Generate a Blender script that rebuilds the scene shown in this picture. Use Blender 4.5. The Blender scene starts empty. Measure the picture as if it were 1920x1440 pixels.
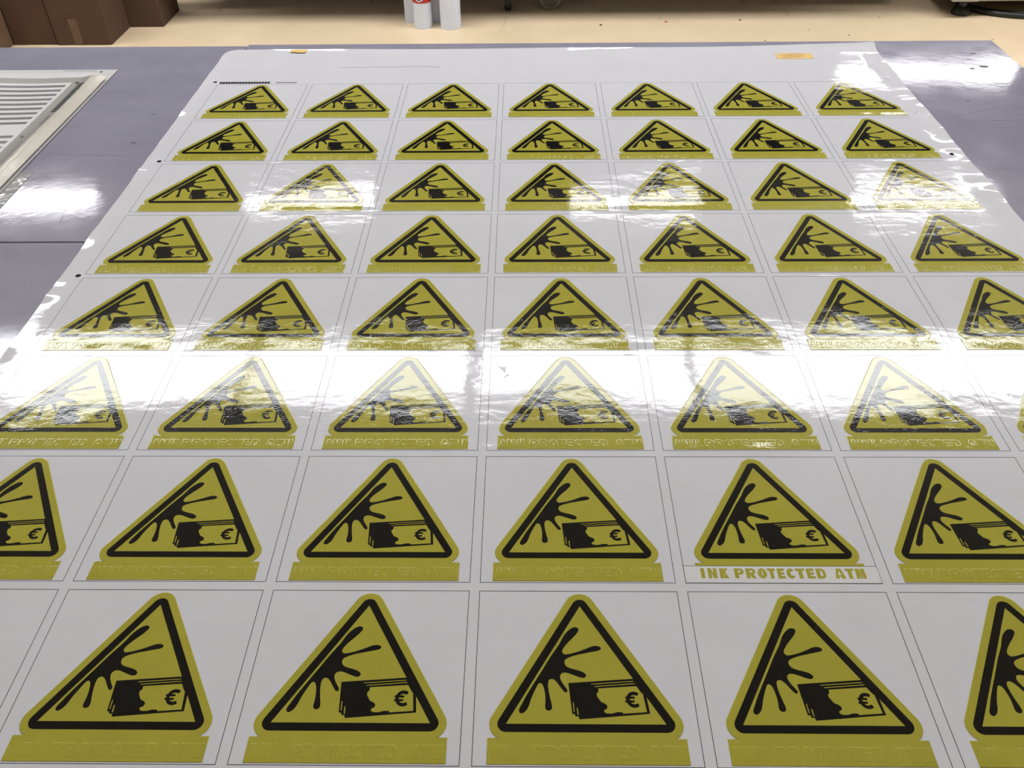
import bpy, bmesh, math, random
from mathutils import Vector, Matrix
random.seed(7)
sc = bpy.context.scene
COL = sc.collection

# ------------------------------------------------------------------ camera
ZT = 0.90                                   # table top above the floor
cam_d = bpy.data.cameras.new('camera')
cam = bpy.data.objects.new('camera', cam_d); COL.objects.link(cam)
cam_d.sensor_fit = 'HORIZONTAL'; cam_d.sensor_width = 36.0
cam_d.lens = 1600.2274 * 36.0 / 1920.0
cam_d.clip_start = 0.02; cam_d.clip_end = 60
PITCH, YAW, ROLL = 0.7135, 0.0198, 0.0130
right = Vector((1, 0, 0)); up = Vector((0, math.sin(PITCH), math.cos(PITCH)))
cr, sr = math.cos(ROLL), math.sin(ROLL)
r2 = right * cr - up * sr
u2 = right * sr + up * cr
rz = Matrix.Rotation(YAW, 3, 'Z')
r2 = rz @ r2; u2 = rz @ u2; b2 = r2.cross(u2)
cam.matrix_world = Matrix(((r2.x, u2.x, b2.x, -0.038595), (r2.y, u2.y, b2.y, -1.316925),
                           (r2.z, u2.z, b2.z, ZT + 0.51852), (0, 0, 0, 1)))
sc.camera = cam

# ------------------------------------------------------------------ world, exposure
w = bpy.data.worlds.new('world'); sc.world = w; w.use_nodes = True
w.node_tree.nodes['Background'].inputs[0].default_value = (0.5, 0.52, 0.55, 1)
w.node_tree.nodes['Background'].inputs[1].default_value = 0.05
sc.view_settings.view_transform = 'Standard'
sc.view_settings.look = 'None'
sc.view_settings.gamma = 1.0
sc.view_settings.use_curve_mapping = False
sc.view_settings.exposure = 0.0
sc.cycles.use_light_tree = False; sc.cycles.use_adaptive_sampling = True; sc.cycles.adaptive_threshold = 0.04
sc.cycles.max_bounces = 5; sc.cycles.diffuse_bounces = 3; sc.cycles.glossy_bounces = 3
sc.cycles.transmission_bounces = 1; sc.cycles.transparent_max_bounces = 2
TUBE_POWER = 17.3                           # radiance of the lit fluorescent diffusers
TUBE_COL = (0.965, 0.98, 1.0)

# ------------------------------------------------------------------ material helpers
def new_mat(name):
    m = bpy.data.materials.new(name); m.use_nodes = True
    nt = m.node_tree
    return m, nt, nt.nodes['Principled BSDF']

def N(nt, typ, **kw):
    n = nt.nodes.new(typ)
    for k, v in kw.items():
        setattr(n, k, v)
    return n

def math_n(nt, op, a, b=None, c=None):
    n = nt.nodes.new('ShaderNodeMath'); n.operation = op
    for i, v in enumerate((a, b, c)):
        if v is None: continue
        if isinstance(v, (int, float)): n.inputs[i].default_value = v
        else: nt.links.new(v, n.inputs[i])
    return n.outputs[0]

def noise(nt, vec, scale, detail=2.0, rough=0.5, stretch=(1, 1, 1), dist=0.0):
    mp = N(nt, 'ShaderNodeMapping'); mp.inputs['Scale'].default_value = stretch
    nt.links.new(vec, mp.inputs['Vector'])
    n = N(nt, 'ShaderNodeTexNoise'); n.inputs['Scale'].default_value = scale
    n.inputs['Detail'].default_value = detail; n.inputs['Roughness'].default_value = rough
    n.inputs['Distortion'].default_value = dist
    nt.links.new(mp.outputs[0], n.inputs['Vector'])
    return n.outputs['Fac']

def bump(nt, height, dist=1.0, prev=None):
    b = N(nt, 'ShaderNodeBump'); b.inputs['Strength'].default_value = 1.0
    b.inputs['Distance'].default_value = dist
    nt.links.new(height, b.inputs['Height'])
    if prev is not None: nt.links.new(prev, b.inputs['Normal'])
    return b.outputs[0]

def ramp(nt, fac, stops):
    r = N(nt, 'ShaderNodeValToRGB')
    el = r.color_ramp.elements
    while len(el) < len(stops): el.new(0.5)
    for e, (p, c) in zip(el, stops):
        e.position = p; e.color = (*c, 1) if len(c) == 3 else c
    nt.links.new(fac, r.inputs[0])
    return r.outputs[0]

ROWQ = 0.9025 * 0.15                        # row pitch of the stickers
def film_normal(nt, fine=1.0, wave=1.0):
    """Waviness of the big glossy film, shared by everything printed on it."""
    pos = N(nt, 'ShaderNodeNewGeometry').outputs['Position']
    h = math_n(nt, 'MULTIPLY', noise(nt, pos, 5.0, 1.0, 0.4, (0.8, 1.0, 0)), 0.0018 * wave)
    h2 = math_n(nt, 'MULTIPLY', noise(nt, pos, 21.0, 3.0, 0.55, (0.8, 1.15, 0)), 0.00034 * wave)
    # film lifts a little below each text band
    sep = N(nt, 'ShaderNodeSeparateXYZ'); nt.links.new(pos, sep.inputs[0])
    t = math_n(nt, 'FRACT', math_n(nt, 'MULTIPLY', sep.outputs['Y'], -1.0 / ROWQ))
    d = math_n(nt, 'ABSOLUTE', math_n(nt, 'SUBTRACT', t, 0.945))
    g = math_n(nt, 'MAXIMUM', math_n(nt, 'SUBTRACT', 1.0, math_n(nt, 'MULTIPLY', d, 11.0)), 0.0)
    g = math_n(nt, 'MULTIPLY', math_n(nt, 'MULTIPLY', g, g), math_n(nt, 'SUBTRACT', 3.0, math_n(nt, 'MULTIPLY', g, 2.0)))
    nx = noise(nt, pos, 13.0, 2.0, 0.5, (1, 0.5, 0))
    h3 = math_n(nt, 'MULTIPLY', math_n(nt, 'MULTIPLY', g, math_n(nt, 'MAXIMUM', math_n(nt, 'SUBTRACT', nx, 0.50), 0.0)), 0.0017 * wave)
    h4 = math_n(nt, 'MULTIPLY', noise(nt, pos, 420.0, 2.0, 0.6, (0.7, 1.3, 0)), 0.000020 * fine)
    tot = math_n(nt, 'ADD', math_n(nt, 'ADD', h, h2), math_n(nt, 'ADD', h3, h4))
    return bump(nt, tot)

def film_mat(name, col, rough=0.1, fine=1.0, var=0.0):
    m, nt, p = new_mat(name)
    p.inputs['Base Color'].default_value = (*col, 1)
    p.inputs['Roughness'].default_value = rough
    p.inputs['IOR'].default_value = 1.5
    p.inputs['Specular IOR Level'].default_value = 0.28
    if var:
        pos = N(nt, 'ShaderNodeNewGeometry').outputs['Position']
        f = noise(nt, pos, 14.0, 3.0, 0.6)
        c = ramp(nt, f, [(0.3, tuple(v * (1 - var) for v in col)), (0.7, tuple(min(1, v * (1 + var)) for v in col))])
        nt.links.new(c, p.inputs['Base Color'])
    nt.links.new(film_normal(nt, fine), p.inputs['Normal'])
    return m

M = {}
M['film_white'] = film_mat('film_white', (0.72, 0.72, 0.77), 0.03, 1.0, 0.015)
M['ink_yellow'] = film_mat('ink_yellow', (0.425, 0.390, 0.048), 0.03, 1.1, 0.03)
M['ink_black'] = film_mat('ink_black', (0.0045, 0.0042, 0.0040), 0.03, 1.5)
M['ink_line'] = film_mat('ink_line', (0.035, 0.035, 0.04), 0.06, 1.0)
M['strip_white'] = film_mat('strip_white', (0.74, 0.74, 0.75), 0.2, 0.6)

def simple(name, col, rough=0.5, metal=0.0, nscale=0, namp=0.0, bscale=0, bamp=0.0, ior=1.5):
    m, nt, p = new_mat(name)
    p.inputs['Base Color'].default_value = (*col, 1); p.inputs['Roughness'].default_value = rough
    p.inputs['Metallic'].default_value = metal; p.inputs['IOR'].default_value = ior
    pos = N(nt, 'ShaderNodeNewGeometry').outputs['Position']
    if nscale:
        c = ramp(nt, noise(nt, pos, nscale, 4.0, 0.6),
                 [(0.3, tuple(v * (1 - namp) for v in col)), (0.7, tuple(min(1, v * (1 + namp)) for v in col))])
        nt.links.new(c, p.inputs['Base Color'])
    if bscale:
        nt.links.new(bump(nt, noise(nt, pos, bscale, 2.0, 0.5), bamp), p.inputs['Normal'])
    return m

def table_mat():
    m, nt, p = new_mat('table_plate_grey')
    pos = N(nt, 'ShaderNodeNewGeometry').outputs['Position']
    f = noise(nt, pos, 7.0, 5.0, 0.65, (1, 1.6, 1))
    c = ramp(nt, f, [(0.30, (0.27, 0.262, 0.335)), (0.5, (0.30, 0.292, 0.372)), (0.72, (0.33, 0.322, 0.405))])
    # short dark scratches
    s = noise(nt, pos, 60.0, 2.0, 0.5, (0.10, 2.2, 1), 0.3)
    msk = ramp(nt, s, [(0.73, (0, 0, 0)), (0.76, (1, 1, 1))])
    mx = N(nt, 'ShaderNodeMixRGB'); mx.inputs[2].default_value = (0.10, 0.10, 0.125, 1)
    nt.links.new(math_n(nt, 'MULTIPLY', msk, 0.55), mx.inputs[0]); nt.links.new(c, mx.inputs[1])
    # specks
    v = N(nt, 'ShaderNodeTexVoronoi'); v.inputs['Scale'].default_value = 11.0; nt.links.new(pos, v.inputs['Vector'])
    sp = ramp(nt, v.outputs['Distance'], [(0.018, (1, 1, 1)), (0.03, (0, 0, 0))])
    mx2 = N(nt, 'ShaderNodeMixRGB'); mx2.inputs[2].default_value = (0.06, 0.06, 0.07, 1)
    nt.links.new(math_n(nt, 'MULTIPLY', sp, 0.7), mx2.inputs[0]); nt.links.new(mx.outputs[0], mx2.inputs[1])
    nt.links.new(mx2.outputs[0], p.inputs['Base Color'])
    rg = ramp(nt, noise(nt, pos, 18.0, 4.0, 0.6), [(0.3, (0.045,) * 3), (0.7, (0.10,) * 3)])
    nt.links.new(rg, p.inputs['Roughness'])
    h = math_n(nt, 'ADD', math_n(nt, 'MULTIPLY', noise(nt, pos, 3.4, 1.0, 0.4, (1.3, 0.8, 0)), 0.0011),
               math_n(nt, 'MULTIPLY', noise(nt, pos, 45.0, 3.0, 0.6), 0.00007))
    nt.links.new(bump(nt, h), p.inputs['Normal'])
    return m
M['table'] = table_mat()
M['table_dark'] = simple('table_edge_dark', (0.045, 0.043, 0.05), 0.5)
M['steel_dark'] = simple('painted_steel_dark', (0.06, 0.065, 0.07), 0.45, 0, 20, 0.15)

def floor_mat():
    m, nt, p = new_mat('floor_linoleum')
    pos = N(nt, 'ShaderNodeNewGeometry').outputs['Position']
    c = ramp(nt, noise(nt, pos, 3.0, 6.0, 0.65), [(0.3, (0.66, 0.515, 0.335)), (0.7, (0.75, 0.59, 0.40))])
    s = noise(nt, pos, 9.0, 3.0, 0.55, (1, 0.35, 1), 1.2)
    msk = ramp(nt, s, [(0.66, (0, 0, 0)), (0.72, (1, 1, 1))])
    mx = N(nt, 'ShaderNodeMixRGB'); mx.inputs[2].default_value = (0.33, 0.23, 0.12, 1)
    nt.links.new(math_n(nt, 'MULTIPLY', msk, 0.35), mx.inputs[0]); nt.links.new(c, mx.inputs[1])
    v = N(nt, 'ShaderNodeTexVoronoi'); v.inputs['Scale'].default_value = 6.0; nt.links.new(pos, v.inputs['Vector'])
    sp = ramp(nt, v.outputs['Distance'], [(0.025, (1, 1, 1)), (0.05, (0, 0, 0))])
    mx2 = N(nt, 'ShaderNodeMixRGB'); mx2.inputs[2].default_value = (0.08, 0.05, 0.035, 1)
    nt.links.new(sp, mx2.inputs[0]); nt.links.new(mx.outputs[0], mx2.inputs[1])
    nt.links.new(mx2.outputs[0], p.inputs['Base Color'])
    p.inputs['Roughness'].default_value = 0.42
    nt.links.new(bump(nt, noise(nt, pos, 30.0, 3.0, 0.6), 0.0004), p.inputs['Normal'])
    return m
M['floor'] = floor_mat()
M['wall_dark'] = simple('wall_paint_dark', (0.055, 0.056, 0.062), 0.7, 0, 4, 0.1, 120, 0.0005)
M['wall'] = simple('wall_paint', (0.62, 0.62, 0.60), 0.7, 0, 4, 0.04, 120, 0.0005)
M['ceiling'] = simple('ceiling_paint', (0.80, 0.80, 0.79), 0.8, 0, 5, 0.03, 90, 0.0006)
M['housing'] = simple('lamp_housing_white', (0.75, 0.75, 0.75), 0.4, 0, 30, 0.02)
M['cardboard'] = simple('cardboard', (0.088, 0.045, 0.026), 0.75, 0, 9, 0.10, 260, 0.0004)  # shade on the box fronts is put into this darker tone
M['cardboard2'] = simple('cardboard_light', (0.14, 0.08, 0.048), 0.75, 0, 9, 0.08, 260, 0.0004)
M['packing_tape'] = simple('packing_tape', (0.13, 0.075, 0.047), 0.25, 0, 30, 0.08)
M['plastic_white'] = simple('plastic_white', (0.72, 0.79, 0.92), 0.35, 0, 12, 0.03)
M['red'] = simple('label_red', (0.48, 0.035, 0.025), 0.4, 0, 20, 0.05)
M['emblem_black'] = simple('emblem_black', (0.01, 0.01, 0.01), 0.4, 0, 20, 0.05)
M['board'] = simple('foam_board', (0.66, 0.70, 0.80), 0.6, 0, 12, 0.03)
M['rubber'] = simple('rubber_black', (0.012, 0.012, 0.012), 0.5, 0, 40, 0.2)
M['rubber_grey'] = simple('rubber_grey', (0.20, 0.19, 0.18), 0.5, 0, 40, 0.1)
M['wheel_hub'] = simple('wheel_hub', (0.10, 0.085, 0.08), 0.5, 0, 40, 0.1)
M['machine'] = simple('machine_enamel', (0.40, 0.39, 0.33), 0.4, 0, 10, 0.05)
M['tape_yellow'] = simple('masking_tape', (0.74, 0.47, 0.11), 0.55, 0, 60, 0.1, 500, 0.0003)
M['tape_brown'] = simple('tape_residue', (0.36, 0.185, 0.03), 0.6, 0, 80, 0.15)
M['print_grey'] = simple('print_grey', (0.235, 0.230, 0.225), 0.14, 0, 12, 0.04)
M['print_grey_light'] = simple('print_grey_light', (0.42, 0.41, 0.385), 0.14, 0, 12, 0.03)
M['paper_white'] = simple('paper_white', (0.72, 0.71, 0.715), 0.16, 0, 10, 0.02, 14, 0.001)
M['paper_cream'] = simple('film_cream', (0.66, 0.63, 0.55), 0.16, 0, 10, 0.03, 16, 0.0018)
M['film_clear'] = simple('film_silver', (0.42, 0.42, 0.41), 0.10, 0, 14, 0.15, 24, 0.006)
M['print_black'] = simple('print_black', (0.010, 0.010, 0.012), 0.2, 0, 20, 0.1)
m, nt, p = new_mat('lamp_lit')
p.inputs['Base Color'].default_value = (0.8, 0.8, 0.8, 1)
p.inputs['Emission Color'].default_value = (*TUBE_COL, 1); p.inputs['Emission Strength'].default_value = TUBE_POWER
M['lamp'] = m
m, nt, p = new_mat('lamp_lit_dim')         # weaker emission for the farther row and wall light, set to tame glints
p.inputs['Base Color'].default_value = (0.8, 0.8, 0.8, 1)
p.inputs['Emission Color'].default_value = (1.0, 0.97, 0.985, 1); p.inputs['Emission Strength'].default_value = TUBE_POWER * 0.8
M['lamp_dim'] = m

# ------------------------------------------------------------------ mesh helpers
def obj(name, mesh, mat=None, parent=None, loc=(0, 0, 0), rot=(0, 0, 0)):
    o = bpy.data.objects.new(name, mesh); COL.objects.link(o)
    if mat is not None and mesh is not None:
        mesh.materials.clear(); mesh.materials.append(M[mat] if isinstance(mat, str) else mat)
    o.location = loc; o.rotation_euler = rot
    if parent is not None: o.parent = parent
    return o

def tag(o, label, cat, group=None, kind=None):
    o['label'] = label; o['category'] = cat
    if group: o['group'] = group
    if kind: o['kind'] = kind
    return o

def structure(o):
    o['kind'] = 'structure'; return o

def empty(name, loc, rz_=0):
    o = bpy.data.objects.new(name, None); COL.objects.link(o); o.empty_display_size = 0.05
    o.location = loc; o.rotation_euler = (0, 0, rz_); return o

def bm_mesh(bm, name, smooth=False):
    me = bpy.data.meshes.new(name); bm.normal_update(); bm.to_mesh(me); bm.free()
    if smooth:
        for p_ in me.polygons: p_.use_smooth = True
    return me

def box_bm(bm, x0, x1, y0, y1, z0, z1, bev=0.0):
    r = bmesh.ops.create_cube(bm, size=1.0)
    vs = r['verts']
    for v in vs:
        v.co = Vector((x0 + (v.co.x + .5) * (x1 - x0), y0 + (v.co.y + .5) * (y1 - y0), z0 + (v.co.z + .5) * (z1 - z0)))
    if bev > 0:
        es = list({e for v in vs for e in v.link_edges})
        bmesh.ops.bevel(bm, geom=es, offset=bev, segments=2, affect='EDGES', profile=0.5)
    return vs

def box(name, x0, x1, y0, y1, z0, z1, mat, parent=None, bev=0.0):
    bm = bmesh.new(); box_bm(bm, x0, x1, y0, y1, z0, z1, bev)
    return obj(name, bm_mesh(bm, name), mat, parent)

def lathe(prof, seg=40, axis='Z', name='lathe', smooth=True):
    """prof: list of (r, h)"""
    bm = bmesh.new(); rings = []
    for r, h in prof:
        ring = []
        for k in range(seg):
            a = 2 * math.pi * k / seg
            x, y = r * math.cos(a), r * math.sin(a)
            co = {'Z': (x, y, h), 'X': (h, x, y), 'Y': (x, h, y)}[axis]
            ring.append(bm.verts.new(co))
        rings.append(ring)
    for a, b in zip(rings, rings[1:]):
        for k in range(seg):
            bm.faces.new((a[k], a[(k + 1) % seg], b[(k + 1) % seg], b[k]))
    bm.faces.new(rings[0][::-1]); bm.faces.new(rings[-1])
    bmesh.ops.recalc_face_normals(bm, faces=bm.faces)
    me = bm_mesh(bm, name, smooth)
    try: me.set_sharp_from_angle(angle=math.radians(35))
    except Exception: pass
    return me

def tube(pts, r, name='tube', seg=8):
    cu = bpy.data.curves.new(name, 'CURVE'); cu.dimensions = '3D'; cu.bevel_depth = r; cu.bevel_resolution = 2
    s = cu.splines.new('NURBS'); s.points.add(len(pts) - 1)
    for q, c in zip(s.points, pts): q.co = (*c, 1)
    s.use_endpoint_u = True; s.order_u = 4
    cu.use_fill_caps = True
    return curve_to_mesh(cu, name)

def curve_to_mesh(cu, name):
    t = bpy.data.objects.new('tmp', cu); COL.objects.link(t)
    dg = bpy.context.evaluated_depsgraph_get()
    me = bpy.data.meshes.new_from_object(t.evaluated_get(dg)); me.name = name
    bpy.data.objects.remove(t); bpy.data.curves.remove(cu)
    return me

def plate(loops, z0, z1, name, bev=0.0, scale=0.001, zs=1.0, grow=0.0):
    """flat print / thin film: closed loops (holes inside outers), z range, in mm"""
    cu = bpy.data.curves.new(name, 'CURVE'); cu.dimensions = '2D'; cu.fill_mode = 'BOTH'
    th = (z1 - z0) * scale / zs
    cu.bevel_depth = bev * scale; cu.bevel_resolution = 2
    cu.extrude = max(0.0, th / 2 - bev * scale); cu.offset = (grow - bev) * scale
    for lp in loops:
        s = cu.splines.new('POLY'); s.points.add(len(lp) - 1)
        for q, (x, y) in zip(s.points, lp): q.co = (x * scale, y * scale, 0, 1)
        s.use_cyclic_u = True
    me = curve_to_mesh(cu, name)
    if zs != 1.0: me.transform(Matrix.Diagonal((1, 1, zs, 1)))
    me.transform(Matrix.Translation((0, 0, (z0 + z1) / 2 * scale)))
    if bev > 0.3:
        for q in me.polygons: q.use_smooth = True
        me.set_sharp_from_angle(angle=math.radians(60))
    return me

def smooth_loop(lp, it=2):
    for _ in range(it):
        out = []
        n = len(lp)
        for i in range(n):
            a, b = lp[i], lp[(i + 1) % n]
            out += [(a[0] * .75 + b[0] * .25, a[1] * .75 + b[1] * .25), (a[0] * .25 + b[0] * .75, a[1] * .25 + b[1] * .75)]
        lp = out
    return lp

def circle(cx, cy, r, n=20, sx=1.0):
    return [(cx + sx * r * math.cos(2 * math.pi * k / n), cy + r * math.sin(2 * math.pi * k / n)) for k in range(n)]

def rect(x0, x1, y0, y1):
    return [(x0, y0), (x1, y0), (x1, y1), (x0, y1)]

def grid_sheet(x0, x1, y0, y1, nx, ny, zf, th, name, corner=None):
    """thin sheet following a height function, with thickness"""
    bm = bmesh.new(); top = []; bot = []
    for j in range(ny + 1):
        rt, rb = [], []
        for i in range(nx + 1):
            x = x0 + (x1 - x0) * i / nx; y = y0 + (y1 - y0) * j / ny
            if corner: x, y = corner(x, y)
            z = zf(x, y)
            rt.append(bm.verts.new((x, y, z + th))); rb.append(bm.verts.new((x, y, z)))
        top.append(rt); bot.append(rb)
    for j in range(ny):
        for i in range(nx):
            bm.faces.new((top[j][i], top[j][i + 1], top[j + 1][i + 1], top[j + 1][i]))
            bm.faces.new((bot[j][i], bot[j + 1][i], bot[j + 1][i + 1], bot[j][i + 1]))
    def side(a, b):
        for k in range(len(a) - 1): bm.faces.new((a[k], a[k + 1], b[k + 1], b[k]))
    side(bot[0], top[0]); side(top[-1], bot[-1])
    side([r[0] for r in top], [r[0] for r in bot]); side([r[-1] for r in bot], [r[-1] for r in top])
    bmesh.ops.recalc_face_normals(bm, faces=bm.faces)
    me = bm_mesh(bm, name, True)
    try: me.set_sharp_from_angle(angle=math.radians(40))
    except Exception: pass
    return me

# ------------------------------------------------------------------ the room
XL, XR, YB, YF, ZC = -5.2, 5.2, 4.65, -4.2, ZT + 2.52
structure(box('floor', XL - .1, XR + .1, YF - .1, YB + .1, -0.1, 0.0, 'floor'))
structure(box('ceiling', XL - .1, XR + .1, YF - .1, YB + .1, ZC, ZC + .1, 'ceiling'))
structure(box('wall_back', XL, XR, YB, YB + .1, 0, ZC, 'wall_dark'))
structure(box('wall_front', XL, XR, YF - .1, YF, 0, ZC, 'wall'))
structure(box('wall_left', XL - .1, XL, YF, YB, 0, ZC, 'wall'))
structure(box('wall_right', XR, XR + .1, YF, YB, 0, ZC, 'wall'))

# ceiling luminaires: rows that mirror in the film
def luminaire(name, cx, cy, L, W, label, lit='lamp'):
    z = ZT + 2.40
    r = empty(name, (cx, cy, z))
    tag(r, label, 'lamp', 'ceiling luminaires')
    bm = bmesh.new(); box_bm(bm, -L / 2, L / 2, -W / 2, W / 2, 0.05, 0.12, 0.006)
    obj('housing', bm_mesh(bm, 'housing'), 'housing', r)
    bm = bmesh.new(); box_bm(bm, -L / 2 + .02, L / 2 - .02, -W / 2 + .015, W / 2 - .015, 0.0, 0.052, 0.012)
    obj('diffuser', bm_mesh(bm, 'diffuser'), lit, r)
    return r
ORD = ('first', 'second', 'third', 'fourth', 'fifth', 'sixth', 'seventh')
for k in range(-3, 4):
    luminaire('ceiling_light', 0.28 + 1.217 * k, 2.20, 1.19, 0.54,
              'bright ceiling luminaire, %s from the left in the nearer unbroken row' % ORD[k + 3])
for k, cx in enumerate((-3.55, -1.55, 0.72, 2.75)):
    luminaire('ceiling_light', cx, 4.06, 0.95, 0.24,
              'ceiling luminaire, %s from the left in the gapped row by the back wall' % ORD[k], 'lamp_dim')
wl = empty('wall_light', (2.75, YB, ZT + 1.75))
tag(wl, 'lit strip luminaire mounted high on the dark back wall', 'lamp')
bm = bmesh.new(); box_bm(bm, -.62, .62, -.03, 0, -.07, .07, .004); obj('housing', bm_mesh(bm, 'housing'), 'housing', wl)
bm = bmesh.new(); box_bm(bm, -.60, .60, -.06, -.03, -.03, .03, .006); obj('diffuser', bm_mesh(bm, 'diffuser'), 'lamp_dim', wl)

# ------------------------------------------------------------------ the worktable
table = empty('worktable', (0, 0, 0))
tag(table, 'long grey worktable of butted metal plates under the sticker sheet', 'table')
def plate_box(x0, x1, y0, y1, th=0.012):
    bm = bmesh.new(); box_bm(bm, x0, x1, y0, y1, ZT - th, ZT, 0.0012)
    return obj('top_plate', bm_mesh(bm, 'top_plate'), 'table', table)
plate_box(-1.62, -0.5175, -0.4655, 0.1735)
plate_box(-1.62, -0.5175, -1.30, -0.4672)
plate_box(-0.5165, 0.759, -1.30, 0.180)
box('core_board', -1.615, 0.755, -1.295, 0.170, ZT - .045, ZT - .0122, 'table_dark', table, 0.002)
box('apron', -1.50, 0.64, -1.19, -1.15, ZT - .14, ZT - .0455, 'steel_dark', table, 0.003)
box('apron', -1.50, 0.64, 0.03, 0.07, ZT - .14, ZT - .0455, 'steel_dark', table, 0.003)
for lx in (-1.49, 0.57):
    for ly in (-1.18, 0.0):
        box('leg', lx, lx + .06, ly, ly + .06, 0.0, ZT - .0457, 'steel_dark', table, 0.003)
def scratch(p0, p1, wd, name='scratch'):
    d = Vector((p1[0] - p0[0], p1[1] - p0[1])); n = Vector((-d.y, d.x)).normalized() * wd / 2
    m_ = (Vector(p0) + Vector(p1)) / 2
    lp = [tuple(p0), tuple(m_ - n), tuple(p1), tuple(m_ + n)]
    bm = bmesh.new(); vs = [bm.verts.new((x, y, ZT + 0.00004)) for x, y in lp]; bm.faces.new(vs)
    r = bmesh.ops.extrude_face_region(bm, geom=bm.faces[:])
    for v in r['geom']:
        if isinstance(v, bmesh.types.BMVert): v.co.z -= 0.0002
    bmesh.ops.recalc_face_normals(bm, faces=bm.faces)
    obj(name, bm_mesh(bm, name), 'table_dark', table)
scratch((0.55, -0.139), (0.689, -0.090), 0.0011)
scratch((0.571, -0.146), (0.70, -0.1425), 0.0013)
scratch((0.575, 0.090), (0.68, 0.094), 0.0010)
scratch((-0.695, -0.241), (-0.552, -0.245), 0.0010)
scratch((-0.60, -0.40), (-0.595, -0.43), 0.0010)
for x, y, r_ in ((0.703, 0.118, .0035), (0.698, 0.060, .005), (0.676, .052, .003), (-0.583, -0.205, .0026), (-0.586, -0.11, .0018), (0.62, -0.075, .0028)):
    obj('stain', plate([circle(x * 1000, y * 1000, r_ * 1000, 12, 1.5)], -0.1, 0.04, 'stain'), 'table_dark', table, (0, 0, ZT))

# ------------------------------------------------------------------ the big sticker sheet
SH = 0.0005                                              # film thickness
random.seed(3)
CR = [(random.uniform(-1.2, .15), random.uniform(.004, .018), random.uniform(.0006, .0022), random.choice((-1, 1))) for _ in range(84)]
def sheet_z(x, y):
    z = 0.0002
    e = max(0.0, (x - 0.512) / 0.033)                   # crinkled right border
    if e > 0:
        c = sum(a * math.exp(-((y - y0) / s) ** 2) for y0, s, a, sg in CR if sg > 0)
        z += e * e * (0.0022 + 0.0009 * math.sin(y * 31) + 0.0005 * math.sin(y * 97)) + 0.5 * c * e * math.sin(e * math.pi)
    e = max(0.0, (-x - 0.533) / 0.012)
    if e > 0:
        c = sum(a * math.exp(-((y - y0) / s) ** 2) for y0, s, a, sg in CR if sg < 0)
        z += e * (0.0005 + 0.5 * c)
    e = max(0.0, (y - 0.125) / 0.027)
    if e > 0:
        z += e * e * (0.0012 + 0.0008 * math.sin(x * 14 + 1) + max(0, x) * 0.0012)
    return z
def sheet_corner(x, y):
    # rounded far-left corner, far-right corner drawn out a little
    cx0, cy0, r = -0.546 + .02, 0.150 - .02, 0.02
    if x < cx0 and y > cy0:
        d = max(cx0 - x, y - cy0); v = Vector((x - cx0, y - cy0))
        if v.length > 1e-9: v = v.normalized() * d
        x, y = cx0 + v.x, cy0 + v.y
    if y > 0.05:
        x += 0.006 * max(0, x / .545) ** 8 * ((y - .05) / .1) ** 2
        if x > 0: y += 0.009 * (x / .55) ** 2 * max(0, (y - .05) / .1)
    return x, y
sheet = obj('sticker_sheet', grid_sheet(-0.546, 0.545, -1.245, 0.150, 220, 420, sheet_z, SH, 'sticker_sheet', sheet_corner),
            'film_white', None, (0, 0, ZT))
tag(sheet, 'large glossy white sheet printed with rows of yellow triangular warning stickers', 'sticker sheet')
ZS = 0.0002 + SH                                         # flat print level above the table

# --- one sticker, traced in millimetres about the top middle of its cell
def round_offset(tri, t, seg=14):
    out = []; n = len(tri)
    for i in range(n):
        p0, p1, p2 = (Vector(tri[(i - 1) % n]), Vector(tri[i]), Vector(tri[(i + 1) % n]))
        d1 = (p1 - p0).normalized(); d2 = (p2 - p1).normalized()
        n1 = Vector((d1.y, -d1.x)); n2 = Vector((d2.y, -d2.x))
        a1 = math.atan2(n1.y, n1.x); a2 = math.atan2(n2.y, n2.x)
        while a2 < a1: a2 += 2 * math.pi
        for k in range(seg + 1):
            a = a1 + (a2 - a1) * k / seg
            out.append((p1.x + t * math.cos(a), p1.y + t * math.sin(a)))
    return out
TRI = [(0.4, -13.2), (-50.6, -101.0), (51.2, -101.0)]    # counter-clockwise
YEL = round_offset(TRI, 10.6)
BLK = round_offset(TRI, 5.4)
def yellow_outline(yb):
    """triangle with the text band joined on below"""
    left = []; right_ = []
    pts = [p_ for p_ in YEL]
    # keep points above the band's top edge, then walk the band
    top = -110.2
    # start at the right corner, over the apex, to the left corner
    i = max(range(len(pts)), key=lambda k: (pts[k][1] <= top + 0.05, pts[k][0]))
    seq = pts[i:] + pts[:i]
    seq = [q for q in seq if q[1] > top + 0.05]
    return seq + [(-55.2, top), (-62.2, top), (-62.2, yb), (62.8, yb), (62.8, top), (56.0, top)]
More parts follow.
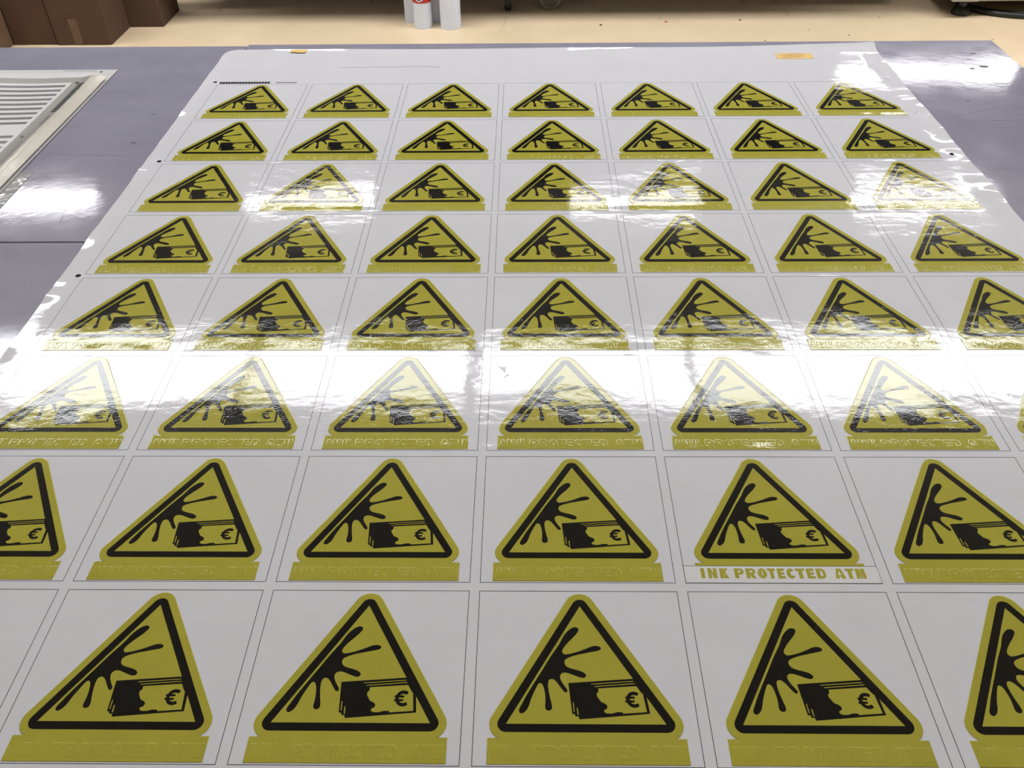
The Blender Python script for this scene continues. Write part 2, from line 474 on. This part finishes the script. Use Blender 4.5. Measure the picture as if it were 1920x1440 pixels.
SPLASH = [(-3.0, -30.3), (-1.2, -31.6), (-1.6, -33.7), (-4.3, -37.4), (-7.9, -41.1), (-11.0, -44.8), (-13.0, -47.9), (-13.3, -50.1), (-11.7, -51.8), (-8.1, -51.2), (-2.9, -49.7), (2.3, -47.6), (6.6, -45.5), (10.1, -44.8), (12.8, -45.7), (13.4, -47.2), (12.0, -48.5), (8.0, -49.3), (2.7, -50.5), (-3.5, -51.9), (-8.7, -53.7), (-11.6, -55.5), (-12.1, -58.0), (-11.0, -60.5), (-8.3, -62.0), (-4.1, -63.1), (-0.3, -64.4), (2.1, -66.3), (2.0, -68.0), (0.4, -69.1), (-2.3, -68.5), (-6.6, -66.7), (-10.5, -65.1), (-13.3, -65.1), (-15.1, -66.7), (-15.3, -69.3), (-13.8, -72.7), (-11.9, -75.6), (-10.5, -77.9), (-11.2, -79.4), (-12.7, -79.2), (-14.9, -76.1), (-17.3, -72.2), (-19.4, -70.0), (-21.3, -69.6), (-22.9, -70.8), (-23.4, -73.7), (-23.0, -78.5), (-22.0, -84.1), (-21.0, -88.3), (-21.1, -91.0), (-22.5, -92.0), (-24.3, -91.9), (-25.4, -90.6), (-25.5, -88.8), (-25.1, -85.1), (-25.4, -79.4), (-26.4, -74.7), (-27.9, -72.6), (-29.6, -73.0), (-31.2, -76.2), (-33.3, -80.9), (-34.8, -84.7), (-35.8, -88.4), (-37.3, -91.6), (-39.1, -93.4), (-40.6, -94.2), (-42.1, -93.4), (-42.4, -92.1), (-41.9, -90.2), (-40.6, -87.9), (-38.2, -82.8), (-34.3, -75.9), (-30.3, -69.1), (-26.2, -62.1), (-21.4, -53.6), (-16.7, -46.4), (-14.9, -43.6), (-13.5, -40.6), (-11.4, -36.4), (-8.2, -32.7), (-5.3, -30.6)]
NOTES = [(-9.9, -72.7), (35.1, -69.2), (40.5, -81.9), (41.6, -93.8), (-3.7, -97.8), (-4.2, -95.9), (-6.2, -95.8), (-6.6, -94.3), (-8.2, -94.1)]
FACE = [(9.4, -76.5), (34.6, -74.7), (37.2, -79.2), (38.3, -80.2), (39.7, -92.7), (24.3, -93.9), (24.2, -92.9), (20.7, -92.8), (17.4, -93.8), (14.0, -93.8), (12.3, -92.7), (12.4, -91.6), (14.4, -90.4), (14.7, -88.5), (13.5, -87.2), (10.7, -85.8), (9.6, -83.9), (8.5, -82.1), (8.2, -80.2), (9.5, -78.8), (9.6, -77.3)]
SLITS = [[(4.8, -73.2), (32.6, -71.0), (33.3, -71.45), (5.3, -73.65)], [(7.0, -74.9), (33.4, -72.65), (34.2, -73.1), (7.3, -75.35)],
         [(-7.6, -86.4), (-7.0, -86.3), (-6.6, -92.9), (-7.2, -92.7)], [(-5.2, -90.0), (-4.5, -90.0), (-4.1, -95.0), (-4.85, -94.8)]]
def euro():
    cx, cy, ro, ri = 32.3, -84.2, 5.6, 3.2
    a0, a1 = math.radians(52), math.radians(308)
    n = 22; lp = []
    for k in range(n + 1):
        a = a0 + (a1 - a0) * k / n; lp.append((cx + 0.92 * ro * math.cos(a), cy + ro * math.sin(a)))
    for k in range(n, -1, -1):
        a = a0 + (a1 - a0) * k / n; lp.append((cx + 0.92 * ri * math.cos(a) + (.4 if k in (0, n) else 0), cy + ri * math.sin(a)))
    return [lp], [rect(26.6, 32.8, -83.6, -82.1), rect(26.4, 32.4, -86.2, -84.7)]

# heavy block capitals, unit height; (loops, width)
def glyph(ch, wd):
    s = 0.31 * min(1.0, wd / .72) + .02; b = 0.235
    W = wd
    def ell(cx, cy, rx, ry, a0, a1, n=8):
        return [(cx + rx * math.cos(math.radians(a0 + (a1 - a0) * k / n)), cy + ry * math.sin(math.radians(a0 + (a1 - a0) * k / n))) for k in range(n + 1)]
    if ch == 'I': return [rect(0, W, 0, 1)]
    if ch == 'T': return [[(0, 1), (0, 1 - b), (W / 2 - s / 2, 1 - b), (W / 2 - s / 2, 0), (W / 2 + s / 2, 0), (W / 2 + s / 2, 1 - b), (W, 1 - b), (W, 1)]]
    if ch == 'E': return [[(0, 0), (W, 0), (W, b), (s, b), (s, .5 - b / 2), (W * .92, .5 - b / 2), (W * .92, .5 + b / 2), (s, .5 + b / 2), (s, 1 - b), (W, 1 - b), (W, 1), (0, 1)]]
    if ch == 'N': return [[(0, 0), (s * .9, 0), (s * .9, .55), (W - s * .9, 0), (W, 0), (W, 1), (W - s * .9, 1), (W - s * .9, .45), (s * .9, 1), (0, 1)]]
    if ch == 'K': return [[(0, 0), (s, 0), (s, .30), (s + .07, .42), (W - s * 1.15, 0), (W, 0), (W * .66, .58), (W, 1), (W - s * 1.1, 1), (s, .62), (s, 1), (0, 1)]]
    if ch == 'M': return [[(0, 0), (s * .85, 0), (s * .85, .6), (W / 2 - .06, 0), (W / 2 + .06, 0), (W - s * .85, .6), (W - s * .85, 0), (W, 0), (W, 1), (W - s * 1.1, 1), (W / 2, .5), (s * 1.1, 1), (0, 1)]]
    if ch == 'A': return [[(0, 0), (s, 0), (s + .05, .2), (W - s - .05, .2), (W - s, 0), (W, 0), (W / 2 + s * .62, 1), (W / 2 - s * .62, 1)], [(W / 2 - .13, .34), (W / 2 + .13, .34), (W / 2, .80)]]
    if ch == 'P': return [[(0, 0), (s, 0), (s, .36)] + ell(W - .32, .68, .32, .32, -90, 90) + [(0, 1)], [(s, .56), (s, .80)] + ell(W - .34, .68, .10, .12, 90, -90, 6)]
    if ch == 'R': return [[(0, 0), (s, 0), (s, .38), (W - s * 1.02, .0), (W, 0), (W * .76, .42)] + ell(W - .29, .70, .29, .30, -55, 90) + [(0, 1)], [(s, .58), (s, .80)] + ell(W - .34, .69, .10, .11, 90, -90, 6)]
    if ch == 'D': return [[(0, 0)] + ell(W - .36, .36, .36, .36, -90, 0, 6) + ell(W - .36, .64, .36, .36, 0, 90, 6) + [(0, 1)], [(s, b), (s, 1 - b)] + ell(W - .38, .66, .14, .13, 90, 0, 4) + ell(W - .38, .34, .14, .13, 0, -90, 4)]
    if ch == 'O': return [ell(W / 2, .5, W / 2, .51, 0, 345, 23), ell(W / 2, .5, W / 2 - s, .27, 0, 330, 11)]
    if ch == 'C': return [ell(W / 2, .5, W / 2, .51, 38, 322, 20) + ell(W / 2, .5, W / 2 - s, .26, 322, 38, 14)]
    return []
TOPX = [-59.1, -56.3, -53.9, -47.3, -45.3, -38.9, -34.4, -27.5, -26.0, -18.9, -17.4, -10.7, -10.0, -4.3, -2.9, 2.4, 3.7, 10.1, 10.6, 17.2, 18.4, 24.1, 25.5, 32.2, 38.6, 46.2, 46.9, 53.2, 54.2, 61.2]
TEXT = 'INKPROTECTEDATM'
def text_loops(y0=-124.0, h=8.8):
    out = []
    for i, ch in enumerate(TEXT):
        x0, x1 = TOPX[2 * i], TOPX[2 * i + 1]
        for lp in glyph(ch, (x1 - x0) / h):
            out.append([(x0 + a * h, y0 + b * h) for a, b in lp])
    return out

def frame_loops(x0, x1, y0, y1, t):
    return [rect(x0, x1, y0, y1), rect(x0 + t, x1 - t, y0 + t, y1 - t)]

ms_yellow = plate([yellow_outline(-127.0)], 0.0, 0.30, 'warning_sticker', 0.6, zs=0.25)
ms_yellow_short = plate([yellow_outline(-113.6)], 0.0, 0.30, 'warning_sticker_short', 0.6, zs=0.25)
ms_border = plate([BLK, TRI], 0.28, 0.36, 'triangle_border')
ms_splash = plate([smooth_loop(SPLASH, 1)], 0.28, 0.35, 'ink_splash')
ms_notes = plate([NOTES], 0.28, 0.34, 'banknote_stack')
ms_face = plate([FACE] + SLITS, 0.33, 0.38, 'banknote_face')
eu = euro()
bm = bmesh.new()
for lp in (eu[0], [eu[1][0]], [eu[1][1]]):
    bm.from_mesh(plate(lp, 0.37, 0.42 + .005 * (lp is eu[0]), 'tmp_euro'))
ms_euro = bm_mesh(bm, 'euro_sign')
ms_letters = plate(text_loops(), 0.20, 0.396, 'lettering', 0.7, zs=0.14, grow=0.35)
ms_frame = plate(frame_loops(-71.4, 71.4, -128.4, -0.1, 0.42), 0.0, 0.05, 'cell_outline')
ms_strip = plate([rect(-71.0, 71.0, -128.0, -113.2)], 0.0, 0.36, 'white_strip', 0.1)
ms_cutline = plate([rect(-71.2, 71.2, -113.2, -112.8)], 0.0, 0.33, 'cut_line')
for me, mt in ((ms_yellow, 'ink_yellow'), (ms_yellow_short, 'ink_yellow'), (ms_border, 'ink_black'), (ms_splash, 'ink_black'),
               (ms_notes, 'ink_black'), (ms_face, 'ink_yellow'), (ms_euro, 'ink_black'), (ms_letters, 'ink_yellow'),
               (ms_frame, 'ink_line'), (ms_strip, 'strip_white'), (ms_cutline, 'ink_line')):
    me.materials.clear(); me.materials.append(M[mt])
ms_letters2 = plate(text_loops(), 0.34, 0.44, 'lettering_flat', 0.04); ms_letters2.materials.clear(); ms_letters2.materials.append(M['ink_yellow'])

def sub(name, me, parent):
    o = bpy.data.objects.new(name, me); COL.objects.link(o); o.parent = parent; return o
for row in range(1, 9):
    for c in range(1, 8):
        special = (row == 7 and c == 5)
        s = bpy.data.objects.new('warning_sticker', ms_yellow_short if special else ms_yellow)
        COL.objects.link(s); s.parent = sheet
        s.location = ((c - 4) * 0.15, -(row - 1) * ROWQ, ZS)
        sub('cell_outline', ms_frame, s)
        sub('triangle_border', ms_border, s)
        sub('ink_splash', ms_splash, s)
        sub('banknote_stack', ms_notes, s)
        sub('banknote_face', ms_face, s)
        sub('euro_sign', ms_euro, s)
        if special:
            s['label'] = 'warning sticker with a white strip bearing yellow lettering below'
            sub('cut_line', ms_cutline, s)
            sub('white_strip', ms_strip, s)
            sub('lettering', ms_letters2, s)
        else:
            sub('lettering', ms_letters, s)

# --- printer's marks in the sheet's borders
ms_dot = plate([circle(0, 0, 3.1, 18)], 0.0, 0.06, 'registration_dot'); ms_dot.materials.append(M['ink_black'])
for k in range(6):
    for x, y in ((-0.528, 0.0105 - 0.137 * 2 * k), (0.529, 0.0125 - 0.1325 * k)):
        if y < -1.2: continue
        if x > 0 and k > 2: y = -0.2525 - 0.274 * (k - 2)
        o = sub('registration_dot', ms_dot, sheet); o.location = (x, y, sheet_z(x, y) + SH + (.0003 if x > 0 else 0))
bars = [rect(-520 + 4.45 * k, -520 + 4.45 * k + 3.9, 3.2, 10.6) for k in range(18)]
obj('colour_bar', plate(bars, 0.0, 0.06, 'colour_bar'), 'ink_black', sheet, (0, 0, ZS))
bars = [rect(-431 + 2.4 * k, -431 + 2.4 * k + 2.0, 5.2, 8.2) for k in range(14)]
obj('print_code', plate(bars, 0.0, 0.06, 'print_code'), 'ink_line', sheet, (0, 0, ZS))
bird = [[(-64, -692), (-60, -695), (-57.5, -694), (-56.2, -693), (-57, -696), (-56.2, -700), (-57.5, -703), (-59, -700), (-61, -697)],
        [(-57.5, -709), (-56, -706), (-54, -705), (-53, -707.5), (-55.5, -707.2), (-57, -711)]]
obj('scuff_mark', plate([[(a, b) for a, b in lp] for lp in bird], 0.0, 0.06, 'scuff_mark'), 'ink_line', sheet, (0, 0, ZS))
obj('scuff_mark', plate([[(-347, 70.5), (-330, 69.2), (-300, 69.5), (-260, 70.6), (-200, 71.0), (-178, 69.6), (-176, 70.2), (-200, 71.8), (-260, 71.3), (-300, 70.1), (-330, 70.0)]],
    0.0, 0.06, 'scuff_line'), 'ink_line', sheet, (0, 0, ZS))

# --- bits of masking tape
random.seed(5)
def tape_piece(x0, x1, y0, y1, rag, zoff, streaks, label):
    n = 9
    lp = [(x1, y0), (x1 + .001, y1)]
    top_ = [(x1 + (x0 - x1) * k / 6, y1 + random.uniform(-.0008, .0008)) for k in range(1, 6)]
    ragl = [(x0 + random.uniform(0, rag), y1 + (y0 - y1) * k / n) for k in range(n + 1)]
    bot = [(x0 + (x1 - x0) * k / 6, y0 + random.uniform(-.0015, .0008)) for k in range(1, 6)]
    lp = [(x1, y0), (x1 + .001, y1)] + top_ + ragl + bot
    cx, cy = (x0 + x1) / 2, (y0 + y1) / 2
    o = obj('masking_tape', plate([[((a - cx) * 1000, (b - cy) * 1000) for a, b in lp]], 0, 0.2, 'masking_tape'), 'tape_yellow', None, (cx, cy, ZT + zoff))
    tag(o, label, 'tape', 'bits of masking tape')
    for k in range(streaks):
        a = random.uniform(x0 + .008, x1 - .03); b = y1 - .003 - .0045 * k
        st = [(a, b), (a + .018, b + .0006), (a + .026, b - .001), (a + .012, b - .0022), (a + .002, b - .0016)]
        obj('adhesive_streak', plate([[((q - cx) * 1000, (r_ - cy) * 1000) for q, r_ in st]], 0.16, 0.24, 'adhesive_streak'), 'tape_brown', o)
    return o
tape_piece(0.372, 0.436, 0.097, 0.121, 0.010, ZS + .0001, 4, 'torn strip of ochre masking tape stuck on the sheet near its far right corner')
tape_piece(-0.437, -0.409, 0.135, 0.1485, 0.003, ZS + .0013, 0, 'tiny ochre masking tape scrap at the sheet\'s far left edge')

# ------------------------------------------------------------------ the other printed sheets, left on the table
def z1(x, y): return 0.0002
def z2(x, y):
    b = 0.0045 * math.exp(-((x + 0.722) / 0.013) ** 2) * (0.75 + 0.25 * math.sin(y * 19))
    t_ = 0.0008 * max(0.0, (y + 0.02) / 0.045) if y > -0.02 else 0
    wv = 0.0008 * (1 + math.sin(x * 34 + 1.0))
    return 0.0012 + b + t_ + wv
def z3(x, y):
    e = max(0, (x + 0.70) / .016)
    return 0.0001 + 0.00008 * (1 + math.sin(y * 140)) * e
A = obj('printed_sheet', grid_sheet(-1.20, -0.702, -0.60, 0.064, 40, 40, z1, 0.0004, 'printed_sheet'), 'paper_white', None, (0, 0, ZT + .0008))
tag(A, 'white printed sheet lying undermost at the table\'s far left corner', 'sheet')
Cc = obj('clear_film', grid_sheet(-1.18, -0.685, -0.62, -0.295, 60, 60, z3, 0.0003, 'clear_film'), 'film_clear', None, (0, 0, ZT + .0001))
tag(Cc, 'shiny silvery film poking out below the striped sheet', 'film')
def lay(name, x0, x1, y0, y1, mat, parent, zf, dz, nx=16, ny=6):
    return obj(name, grid_sheet(x0, x1, y0, y1, nx, ny, lambda x, y: zf(x, y) + dz, 0.00008, name), mat, parent)
lay('printed_panel', -1.19, -0.728, 0.000, 0.049, 'strip_white', A, z1, .00036)
obj('registration_dot', plate([circle(-726, 54.5, 2.4, 16)], 0, .1, 'dot_a'), 'print_black', A, (0, 0, .0006))
tl = [rect(-790 + 3.1 * k, -790 + 3.1 * k + random.choice((1.6, 2.2, 2.5)), 57.5, 59.6) for k in range(18)]
obj('print_code', plate(tl, 0, .1, 'print_code'), 'print_grey', A, (0, 0, .0006))

B = obj('striped_sheet', grid_sheet(-1.19, -0.7045, -0.60, 0.024, 120, 120, z2, 0.0004, 'striped_sheet'), 'paper_cream', None, (0, 0, ZT + .0010))
tag(B, 'glossy sheet with grey bars and cream border, uppermost on the left stack', 'sheet')
TB = 0.00036
lay('grey_border', -1.185, -0.728, -0.58, 0.0225, 'print_grey_light', B, z2, TB, 120, 120)
lay('white_panel', -1.18, -0.7515, -0.57, 0.0025, 'strip_white', B, z2, TB + .00008, 110, 110)
for k in list(range(9)) + [11, 12, 13]:
    yc = -0.0105 - 0.017 * k if k < 9 else -0.192 - 0.0175 * (k - 11)
    lay('grey_bar', -1.17, -0.7575, yc - .0040, yc + .0040, 'print_grey', B, z2, TB + .00016, 80, 2)
for k in (9, 10):
    yc = -0.0105 - 0.017 * k
    lay('grey_bar', -1.17, -0.79, yc - .0040, yc + .0040, 'print_grey', B, z2, TB + .00016, 80, 2)
for k in range(18):
    yc = -0.006 - 0.0061 * k
    wv = 0.0030 + random.uniform(-.0006, .0012)
    lay('colour_patch', -0.7385, -0.7292 if k % 3 else -0.7285, yc - .0019, yc + .0019, 'print_black', B, z2, TB + .00016, 4, 1)
for k in range(10):
    yc = -0.1270 - 0.0033 * k
    lay('code_mark', -0.7345, -0.7312, yc - .0011, yc + .0011, 'print_grey', B, z2, TB + .00016, 2, 1)
for x, y in ((-0.7425, 0.0005), (-0.7425, -0.1945)):
    o = obj('registration_dot', plate([circle(0, 0, 2.9, 16)], 0, .1, 'dot_b'), 'print_black', B, (x, y, z2(x, y) + .0007))

# ------------------------------------------------------------------ beyond the table
def carton(x0, x1, y0, y1, h, mat, label, rot=0.0, tape=None):
    cx, cy = (x0 + x1) / 2, (y0 + y1) / 2
    r = empty('cardboard_box', (cx, cy, 0), rot); tag(r, label, 'box', 'cardboard boxes on the floor')
    hw, hd = (x1 - x0) / 2, (y1 - y0) / 2
    bm = bmesh.new(); box_bm(bm, -hw, hw, -hd, hd, 0, h, 0.004); obj('body', bm_mesh(bm, 'body'), mat, r)
    for s_ in (-1, 1):
        bm = bmesh.new(); box_bm(bm, -hw + .002, hw - .002, s_ * hd * .5 - hd * .495, s_ * hd * .5 + hd * .495, h, h + .004, .001)
        obj('top_flap', bm_mesh(bm, 'top_flap'), mat, r)
    bm = bmesh.new(); box_bm(bm, -hw * .98, hw * .98, -.025, .025, h + .004, h + .0045); obj('tape', bm_mesh(bm, 'tape'), 'packing_tape', r)
    if tape:
        bm = bmesh.new(); box_bm(bm, tape[0], tape[1], -hd - .0007, -hd + .0002, tape[2], tape[3]); obj('tape', bm_mesh(bm, 'tape'), 'packing_tape', r)
    return r
carton(-2.86, -2.475, 2.63, 2.93, 0.34, 'cardboard2', 'paler cardboard box cut by the picture\'s left edge')
carton(-2.472, -2.262, 2.79, 3.10, 0.42, 'cardboard', 'brown cardboard box second from the left')
carton(-2.258, -2.000, 2.783, 3.032, 0.40, 'cardboard', 'cardboard box with a tape patch, third from the left', 0, (-.045, -.005, .0, .12))
carton(-2.03, -1.832, 3.034, 3.29, 0.36, 'cardboard', 'rearmost cardboard box, rightmost of the row')

def paper_tube(x, y, r, h, band, label):
    t = empty('plastic_tube', (x, y, 0)); tag(t, label, 'tube', 'upright white tubes')
    ri = r - .004
    obj('tube_wall', lathe([(ri, .0), (r - .001, .0), (r, .001), (r, h - .001), (r - .001, h), (ri, h), (ri, .004)], 48, 'Z', 'tube_wall'), 'plastic_white', t)
    if band:
        b = obj('label_band', lathe([(r + .0002, .120), (r + .0007, .1203), (r + .0007, .215), (r + .0002, .2153)], 48, 'Z', 'label_band'), 'red', t)
        def disc(r0, r1, zc, name, mat, off):
            bm = bmesh.new(); n = 28; rings = []
            for rr in (r0, r1):
                ring = []
                for k in range(n):
                    a = 2 * math.pi * k / n
                    px, pz = rr * math.cos(a), zc + rr * math.sin(a)
                    ph = px / r - 0.18
                    ring.append(bm.verts.new(((r + off) * math.sin(ph), -(r + off) * math.cos(ph), pz)))
                rings.append(ring)
            for k in range(n):
                bm.faces.new((rings[0][k], rings[0][(k + 1) % n], rings[1][(k + 1) % n], rings[1][k]))
            bmesh.ops.recalc_face_normals(bm, faces=bm.faces)
            obj(name, bm_mesh(bm, name), mat, b)
        disc(.001, .016, .149, 'emblem_disc', 'emblem_black', .0013)
        disc(.016, .0215, .149, 'emblem_ring', 'plastic_white', .0013)
    return t
paper_tube(-0.538, 3.020, 0.0450, 0.70, True, 'white tube with a red label band standing on the floor')
paper_tube(-0.402, 3.010, 0.0505, 0.72, False, 'plain white tube, the wider right one, standing on the floor')
fb = box('foam_board', -0.632, -0.452, 3.068, 3.080, 0.0, 0.70, 'board', None, 0.001)
tag(fb, 'pale board standing upright behind the white tubes', 'board')

# steel cart on casters; its unseen upper parts are shaped to shade the floor
cart = empty('steel_cart', (0, 0, 0))
tag(cart, 'long dark cart on casters shading the floor behind the tubes', 'cart')
box('shade_overhang', -1.80, 1.90, 2.93, 4.12, 0.75, 0.78, 'steel_dark', cart, 0.004)  # unseen overhang, added to soften the shadow edge on the floor
box('deck', -1.80, 1.90, 3.22, 4.10, 0.260, 0.29, 'steel_dark', cart, 0.004)
box('shelf_body', -1.78, 1.88, 3.24, 4.08, 0.29, 0.75, 'steel_dark', cart, 0.006)
def caster(x, y, axis, r, wd, tyre, hub):
    o = obj('caster_wheel', lathe([(r * .78, -wd / 2), (r * .95, -wd / 2), (r, -wd * .3), (r, wd * .3), (r * .95, wd / 2), (r * .78, wd / 2)], 36, axis, 'caster_wheel'), tyre, cart, (x, y, r))
    obj('hub', lathe([(r * .25, -wd * .56), (r * .74, -wd * .54), (r * .74, wd * .54), (r * .25, wd * .56)], 28, axis, 'hub'), hub, o)
    bm = bmesh.new()
    if axis == 'X':
        box_bm(bm, -wd * .75, -wd * .62, -.02, .02, 0, .26 - r); box_bm(bm, wd * .62, wd * .75, -.02, .02, 0, .26 - r)
        box_bm(bm, -wd * .75, wd * .75, -.03, .03, .256 - r, .26 - r)
    else:
        box_bm(bm, -.02, .02, -wd * .75, -wd * .62, 0, .26 - r); box_bm(bm, -.02, .02, wd * .62, wd * .75, 0, .26 - r)
        box_bm(bm, -.03, .03, -wd * .75, wd * .75, .256 - r, .26 - r)
    obj('fork', bm_mesh(bm, 'fork'), 'steel_dark', o)
    return o
caster(-0.124, 3.262, 'X', 0.055, 0.034, 'rubber', 'wheel_hub')
caster(0.092, 3.272, 'Y', 0.056, 0.034, 'rubber_grey', 'wheel_hub')
caster(-1.60, 3.80, 'X', 0.055, 0.034, 'rubber', 'wheel_hub')
caster(1.60, 3.80, 'X', 0.055, 0.034, 'rubber', 'wheel_hub')

# machine on levelling feet, far right
mach = empty('machine', (2.1, 3.1, 0)); tag(mach, 'grey beige machine standing on a black levelling foot at right', 'machine')
bm = bmesh.new(); box_bm(bm, -.04, 1.5, 0.0, 1.2, .075, 1.15, .006); obj('body', bm_mesh(bm, 'body'), 'machine', mach)
bm = bmesh.new(); box_bm(bm, -.055, .075, -.03, .10, .082, .13, .004); obj('corner_bracket', bm_mesh(bm, 'corner_bracket'), 'machine', mach)
for fx, fy in ((.045, .06), (1.42, .06), (.045, 1.12), (1.42, 1.12)):
    f = obj('levelling_foot', lathe([(.046, 0), (.048, .006), (.046, .014), (.034, .030), (.018, .036), (.018, .04)], 32, 'Z', 'levelling_foot'), 'rubber', mach, (fx, fy, 0))
    obj('stem', lathe([(.011, .036), (.011, .085)], 16, 'Z', 'stem'), 'steel_dark', f)
    obj('lock_nut', lathe([(.020, .042), (.020, .056)], 6, 'Z', 'lock_nut', False), 'steel_dark', f)
for q, (r_, y0, zz, lab) in enumerate(((.013, 3.075, .013, 'thick black cable curving over the floor under the machine, nearest loop'),
                                       (.011, 3.125, .011, 'black cable lying just behind the nearest loop under the machine'))):
    pts = [(2.17, y0 + .16, zz), (2.24, y0 + .07, zz), (2.34, y0 + .01, zz), (2.46, y0 - .01, zz), (2.62, y0, zz), (2.8, y0 + .03, zz), (2.95, y0 + .12, zz)]
    tag(obj('cable', tube(pts, r_, 'cable'), 'rubber'), lab, 'cable', 'cables under the machine')

# crumbs of red and dark scrap on the floor
for x, y, rz_, mt, lab in ((0.66, 3.06, .4, 'red', 'small red plastic scrap on the floor'),
                           (0.335, 3.02, 1.1, 'rubber', 'small black crumb on the floor in the middle'),
                           (1.03, 3.08, 2.0, 'wheel_hub', 'dark brown crumb on the floor to the right')):
    bm = bmesh.new(); box_bm(bm, -.008, .008, -.004, .004, 0, .003, .001)
    tag(obj('scrap', bm_mesh(bm, 'scrap'), mt, None, (x, y, 0), (0, 0, rz_)), lab, 'scrap')
